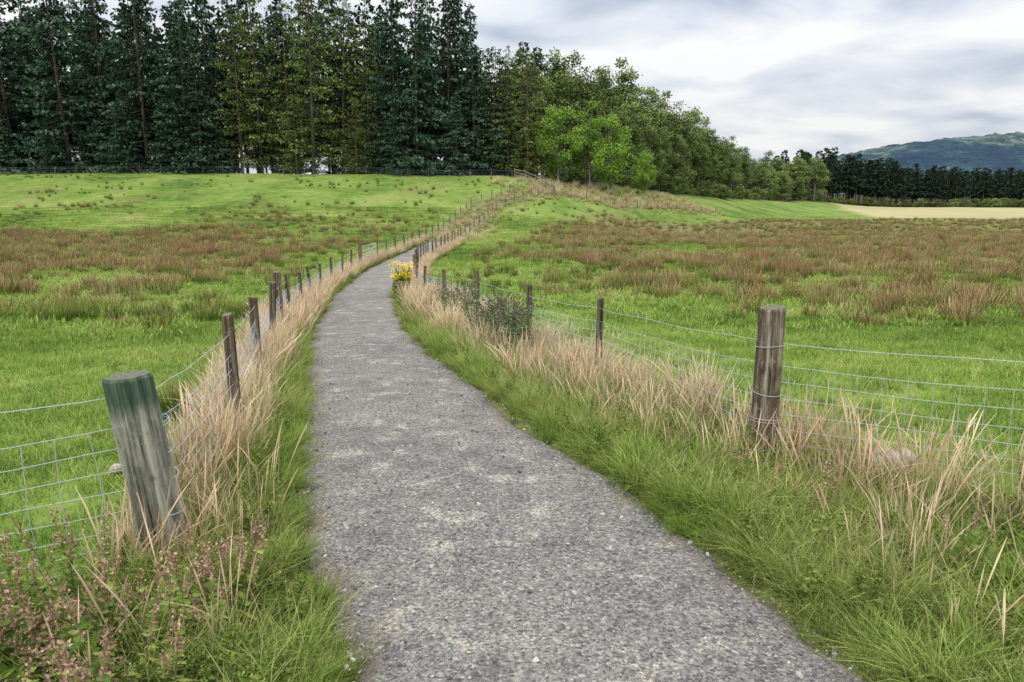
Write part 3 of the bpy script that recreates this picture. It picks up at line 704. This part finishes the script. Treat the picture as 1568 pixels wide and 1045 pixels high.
def broadleaf(sd, H, Rw, zb, ncl, nl, ls=.28, clr=(.8, 1.5), up=.0):
    r = np.random.default_rng(sd); g = Geo()
    th = H*.72; t = np.linspace(0, 1, 7)
    pts = np.stack([.35*np.sin(t*2.2+sd), .3*np.sin(t*3+sd*2), t*th-.2], -1)
    tube(g, pts, .013*H*(1-.8*t)+.02, 8, .5, .5, 1)
    zc = (H+zb)/2; hz = (H-zb)/2
    C = []
    while len(C) < ncl:
        p = r.normal(0, 1, 3); p /= np.linalg.norm(p); q = r.random()**.45
        wz = 1-.25*max(p[2], 0)
        C.append(np.array([p[0]*Rw*q*wz, p[1]*Rw*q*wz, zc+p[2]*hz*q*(1+.1*r.normal())]))
    for c in C:
        z0 = np.clip(c[2]-r.uniform(1, 3.5), zb*.5, th*.95); tp = z0/th
        a = np.array([np.interp(tp, t, pts[:, 0]), np.interp(tp, t, pts[:, 1]), z0]); mid = (a+c)/2+[0, 0, -.3]+r.normal(0, .2, 3)
        tube(g, [a, mid, c], [.005*H, .003*H, .012], 4, .5, .5, 1)
        n = int(nl*r.uniform(.6, 1.3)); rc = r.uniform(*clr)
        d = unit(r.normal(0, 1, (n, 3))); q = r.random(n)**.5; P = c+d*(q*rc)[:, None]*[1, 1, .75]
        D = unit(d*.5+r.normal(0, .7, (n, 3))+[0, 0, -.2]); S = unit(np.cross(D, r.normal(0, 1, (n, 3))))
        out = np.clip(np.linalg.norm((P-[0, 0, zc])/[Rw, Rw, hz], axis=1), 0, 1)
        vv = np.clip(r.normal(.5, .14)+r.normal(0, .14, n)+.18*d[:, 2]*q, 0, 1)
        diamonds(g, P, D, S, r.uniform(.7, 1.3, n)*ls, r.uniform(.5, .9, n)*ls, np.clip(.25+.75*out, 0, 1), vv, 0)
    return g
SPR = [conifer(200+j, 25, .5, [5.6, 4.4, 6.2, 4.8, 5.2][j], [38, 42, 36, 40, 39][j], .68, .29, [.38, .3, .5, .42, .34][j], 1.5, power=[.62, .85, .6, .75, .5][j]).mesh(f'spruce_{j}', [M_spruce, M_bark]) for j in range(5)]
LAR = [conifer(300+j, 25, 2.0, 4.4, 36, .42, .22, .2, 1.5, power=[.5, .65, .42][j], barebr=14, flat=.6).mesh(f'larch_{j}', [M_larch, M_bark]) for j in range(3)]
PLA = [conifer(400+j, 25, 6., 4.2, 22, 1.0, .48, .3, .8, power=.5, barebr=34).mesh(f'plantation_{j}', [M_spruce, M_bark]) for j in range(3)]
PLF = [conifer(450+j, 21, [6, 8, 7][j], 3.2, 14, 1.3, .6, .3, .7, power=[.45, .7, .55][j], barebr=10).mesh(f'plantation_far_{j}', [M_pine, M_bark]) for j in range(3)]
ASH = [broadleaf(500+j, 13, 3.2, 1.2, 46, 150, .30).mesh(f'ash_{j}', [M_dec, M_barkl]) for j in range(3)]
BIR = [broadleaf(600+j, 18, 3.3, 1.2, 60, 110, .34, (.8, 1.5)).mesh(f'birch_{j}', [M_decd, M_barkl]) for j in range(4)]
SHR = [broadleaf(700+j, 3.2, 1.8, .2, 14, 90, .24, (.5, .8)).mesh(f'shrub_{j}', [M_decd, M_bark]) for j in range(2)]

def tree(kind, me, x, y, h, base, w=1.):
    s = h/base; link_obj(kind, me, (x, y, float(zf(x, y))-.1), (rng.normal(0, .015), rng.normal(0, .015), rng.uniform(0, 6.28)), (s*w, s*w, s))
def pxX(p, Y): return (p-784)/1160*Y
front = [(-15, 'S', 29), (34, 'S', 32), (78, 'S', 20), (120, 'S', 31), (180, 'S', 26), (236, 'S', 33), (296, 'S', 25), (340, 'S', 21), (378, 'L', 24), (408, 'L', 29), (452, 'L', 27), (486, 'L', 31), (530, 'L', 27),
         (572, 'L', 24), (606, 'S', 26), (640, 'S', 30), (690, 'S', 28), (728, 'S', 25), (756, 'S', 19), (778, 'L', 19), (808, 'L', 18), (-80, 'S', 28), (-140, 'S', 26), (-200, 'S', 28), (-260, 'S', 27),
         (205, 'S', 12), (318, 'S', 17), (14, 'S', 13), (268, 'S', 11), (620, 'S', 14), (100, 'S', 10), (700, 'S', 12), (460, 'L', 12), (550, 'L', 11)]
for j, (p, kd, h) in enumerate(front):
    Y_ = rng.uniform(114.5, 120) if h > 17 else rng.uniform(113.6, 115)
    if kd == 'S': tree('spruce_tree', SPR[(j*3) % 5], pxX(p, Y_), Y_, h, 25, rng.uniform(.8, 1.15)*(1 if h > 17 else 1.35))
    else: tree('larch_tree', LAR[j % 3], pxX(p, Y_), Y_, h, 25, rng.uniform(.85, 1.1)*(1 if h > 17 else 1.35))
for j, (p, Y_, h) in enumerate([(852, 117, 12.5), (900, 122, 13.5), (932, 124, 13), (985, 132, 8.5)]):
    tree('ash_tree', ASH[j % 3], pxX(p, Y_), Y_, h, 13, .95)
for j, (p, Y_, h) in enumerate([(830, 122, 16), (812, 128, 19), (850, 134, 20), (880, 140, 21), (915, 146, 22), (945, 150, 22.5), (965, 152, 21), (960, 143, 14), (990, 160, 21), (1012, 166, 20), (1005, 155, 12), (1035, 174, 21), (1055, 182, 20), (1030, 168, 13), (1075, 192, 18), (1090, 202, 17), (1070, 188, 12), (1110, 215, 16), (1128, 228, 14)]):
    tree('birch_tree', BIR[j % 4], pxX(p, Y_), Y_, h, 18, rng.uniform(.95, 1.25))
xs, ys, hs, ids = [], [], [], []
for row, Y0 in enumerate([123, 129.5, 137, 146, 156]):
    for x in np.arange(-122, 4+row*3, 4.3):
        if rng.random() < .88:
            xs.append(x+rng.uniform(-1.8, 1.8)); ys.append(Y0+rng.uniform(-2, 2)); hs.append(rng.uniform(.92, 1.3)*(1 if x < -8 else .70)); ids.append(rng.integers(0, 3))
x, y, hs = map(np.array, (xs, ys, hs)); n = len(x)
scatter('spruce_woodland', coll_of('pla', PLA), np.stack([x, y, zf(x, y)-.1], -1), np.stack([x*0, x*0, rng.uniform(0, 6, n)], -1), np.stack([hs*.85, hs*.85, hs], -1), ids, True)
nb = 150; y = rng.uniform(130, 300, nb); x = Xc(y)+2-rng.uniform(0, 26, nb); h = np.interp(y, [130, 200, 240, 300], [1.1, 1.02, .8, .68])*rng.uniform(.78, 1.06, nb)
h *= np.where(x > Xc(y)-6, .8, 1)
scatter('broadleaf_woodland', coll_of('bir', BIR), np.stack([x, y, zf(x, y)-.1], -1), np.stack([x*0, x*0, rng.uniform(0, 6, nb)], -1), np.stack([h*1.2, h*1.2, h], -1), rng.integers(0, 4, nb), True)
y = rng.uniform(292, 306, 9); x = np.linspace(98, 120, 9); h = rng.uniform(.85, 1.05, 9)*.95
scatter('distant_oaks', coll_of('bir2', BIR), np.stack([x, y, zf(x, y)-.3], -1), np.stack([x*0, x*0, rng.uniform(0, 6, 9)], -1), np.stack([h*1.5, h*1.5, h], -1), rng.integers(0, 4, 9))
n = 560; x = rng.uniform(118, 400, n); y = 314+6*fbm(x*.05, x*0, 91, 3)+rng.random(n)**1.4*50+np.maximum(x-190, 0)*.3; h = rng.uniform(.78, 1.06, n)*np.interp(x, [118, 150, 175, 230, 420], [1.08, 1.02, .84, .76, .74])
scatter('conifer_plantation', coll_of('plf', PLF), np.stack([x, y, zf(x, y)-.2], -1), np.stack([rng.normal(0, .02, n), rng.normal(0, .02, n), rng.uniform(0, 6, n)], -1), np.repeat(h[:, None], 3, 1), rng.integers(0, 3, n), True)
n = 220; y = np.concatenate([rng.uniform(117, 140, 100), rng.uniform(118, 240, 50), rng.uniform(311, 319, 70)]); x = np.concatenate([rng.uniform(-95, 4, 100), Xc(y[100:150])+rng.uniform(-1, 4, 50), rng.uniform(118, 250, 70)]); h = rng.uniform(.5, 1.2, n)
y = y+np.where(y > 300, np.maximum(x-190, 0)*.3, 0)
scatter('undergrowth', coll_of('shr', SHR), np.stack([x, y, zf(x, y)-.1], -1), np.stack([x*0, x*0, rng.uniform(0, 6, n)], -1), np.stack([h*1.2, h*1.2, h], -1), rng.integers(0, 2, n), True)

# ------------------------------------------------------------------ world, sun, camera
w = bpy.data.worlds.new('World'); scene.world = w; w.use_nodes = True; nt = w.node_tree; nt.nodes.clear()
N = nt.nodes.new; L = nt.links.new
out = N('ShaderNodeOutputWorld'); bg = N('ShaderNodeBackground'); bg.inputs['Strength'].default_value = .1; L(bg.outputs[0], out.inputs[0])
sky = N('ShaderNodeTexSky'); sky.sky_type = 'NISHITA'; sky.sun_disc = False; sky.sun_elevation = R(48); sky.sun_rotation = R(200)
tc = N('ShaderNodeTexCoord'); sp = N('ShaderNodeSeparateXYZ'); L(tc.outputs['Generated'], sp.inputs[0])
def mth(op, a, b=0.):
    n = N('ShaderNodeMath'); n.operation = op
    for i, v in enumerate((a, b)):
        if isinstance(v, (int, float)): n.inputs[i].default_value = v
        else: L(v, n.inputs[i])
    return n.outputs[0]
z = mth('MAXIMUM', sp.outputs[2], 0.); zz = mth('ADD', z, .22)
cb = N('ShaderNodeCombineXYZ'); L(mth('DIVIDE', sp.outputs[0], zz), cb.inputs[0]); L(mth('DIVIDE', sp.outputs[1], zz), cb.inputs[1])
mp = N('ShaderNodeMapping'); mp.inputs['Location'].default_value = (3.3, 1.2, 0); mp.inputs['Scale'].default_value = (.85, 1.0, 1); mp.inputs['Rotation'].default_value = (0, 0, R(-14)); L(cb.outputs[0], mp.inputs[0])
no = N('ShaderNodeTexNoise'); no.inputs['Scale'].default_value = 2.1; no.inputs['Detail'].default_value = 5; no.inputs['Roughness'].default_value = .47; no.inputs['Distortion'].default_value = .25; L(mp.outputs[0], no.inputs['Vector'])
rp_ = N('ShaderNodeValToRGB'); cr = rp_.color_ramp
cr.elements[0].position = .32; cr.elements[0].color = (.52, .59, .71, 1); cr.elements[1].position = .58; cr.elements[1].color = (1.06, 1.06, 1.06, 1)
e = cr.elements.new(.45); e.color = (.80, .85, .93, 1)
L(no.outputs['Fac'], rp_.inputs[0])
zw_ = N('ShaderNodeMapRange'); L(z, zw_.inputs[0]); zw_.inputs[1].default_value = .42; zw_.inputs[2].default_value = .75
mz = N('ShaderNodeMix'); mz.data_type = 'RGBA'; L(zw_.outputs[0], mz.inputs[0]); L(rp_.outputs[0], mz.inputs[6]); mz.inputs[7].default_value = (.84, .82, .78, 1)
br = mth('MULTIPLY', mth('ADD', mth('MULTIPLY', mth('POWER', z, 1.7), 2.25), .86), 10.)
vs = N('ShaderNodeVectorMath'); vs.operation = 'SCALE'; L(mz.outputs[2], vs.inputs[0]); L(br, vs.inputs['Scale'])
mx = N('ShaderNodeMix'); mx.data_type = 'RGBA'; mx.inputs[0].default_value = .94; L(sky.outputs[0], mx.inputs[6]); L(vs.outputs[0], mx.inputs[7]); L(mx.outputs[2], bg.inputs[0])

sd = bpy.data.lights.new('sun', 'SUN'); sd.energy = 1.4; sd.angle = R(14); sd.color = (1, .95, .87)
so = bpy.data.objects.new('sun', sd); scene.collection.objects.link(so)
az = R(200); el = R(48); dirv = Vector((math.sin(az)*math.cos(el), math.cos(az)*math.cos(el), math.sin(el)))
so.rotation_euler = dirv.to_track_quat('Z', 'Y').to_euler()

cd = bpy.data.cameras.new('camera'); cam = bpy.data.objects.new('camera', cd); scene.collection.objects.link(cam)
cd.lens = 26.4; cd.sensor_width = 36; cd.clip_start = .05; cd.clip_end = 12000
cam.location = (0, 0, 2.0); cam.rotation_euler = (R(90-11.4), 0, 0); scene.camera = cam
scene.view_settings.view_transform = 'Standard'; scene.view_settings.look = 'None'; scene.view_settings.exposure = 0
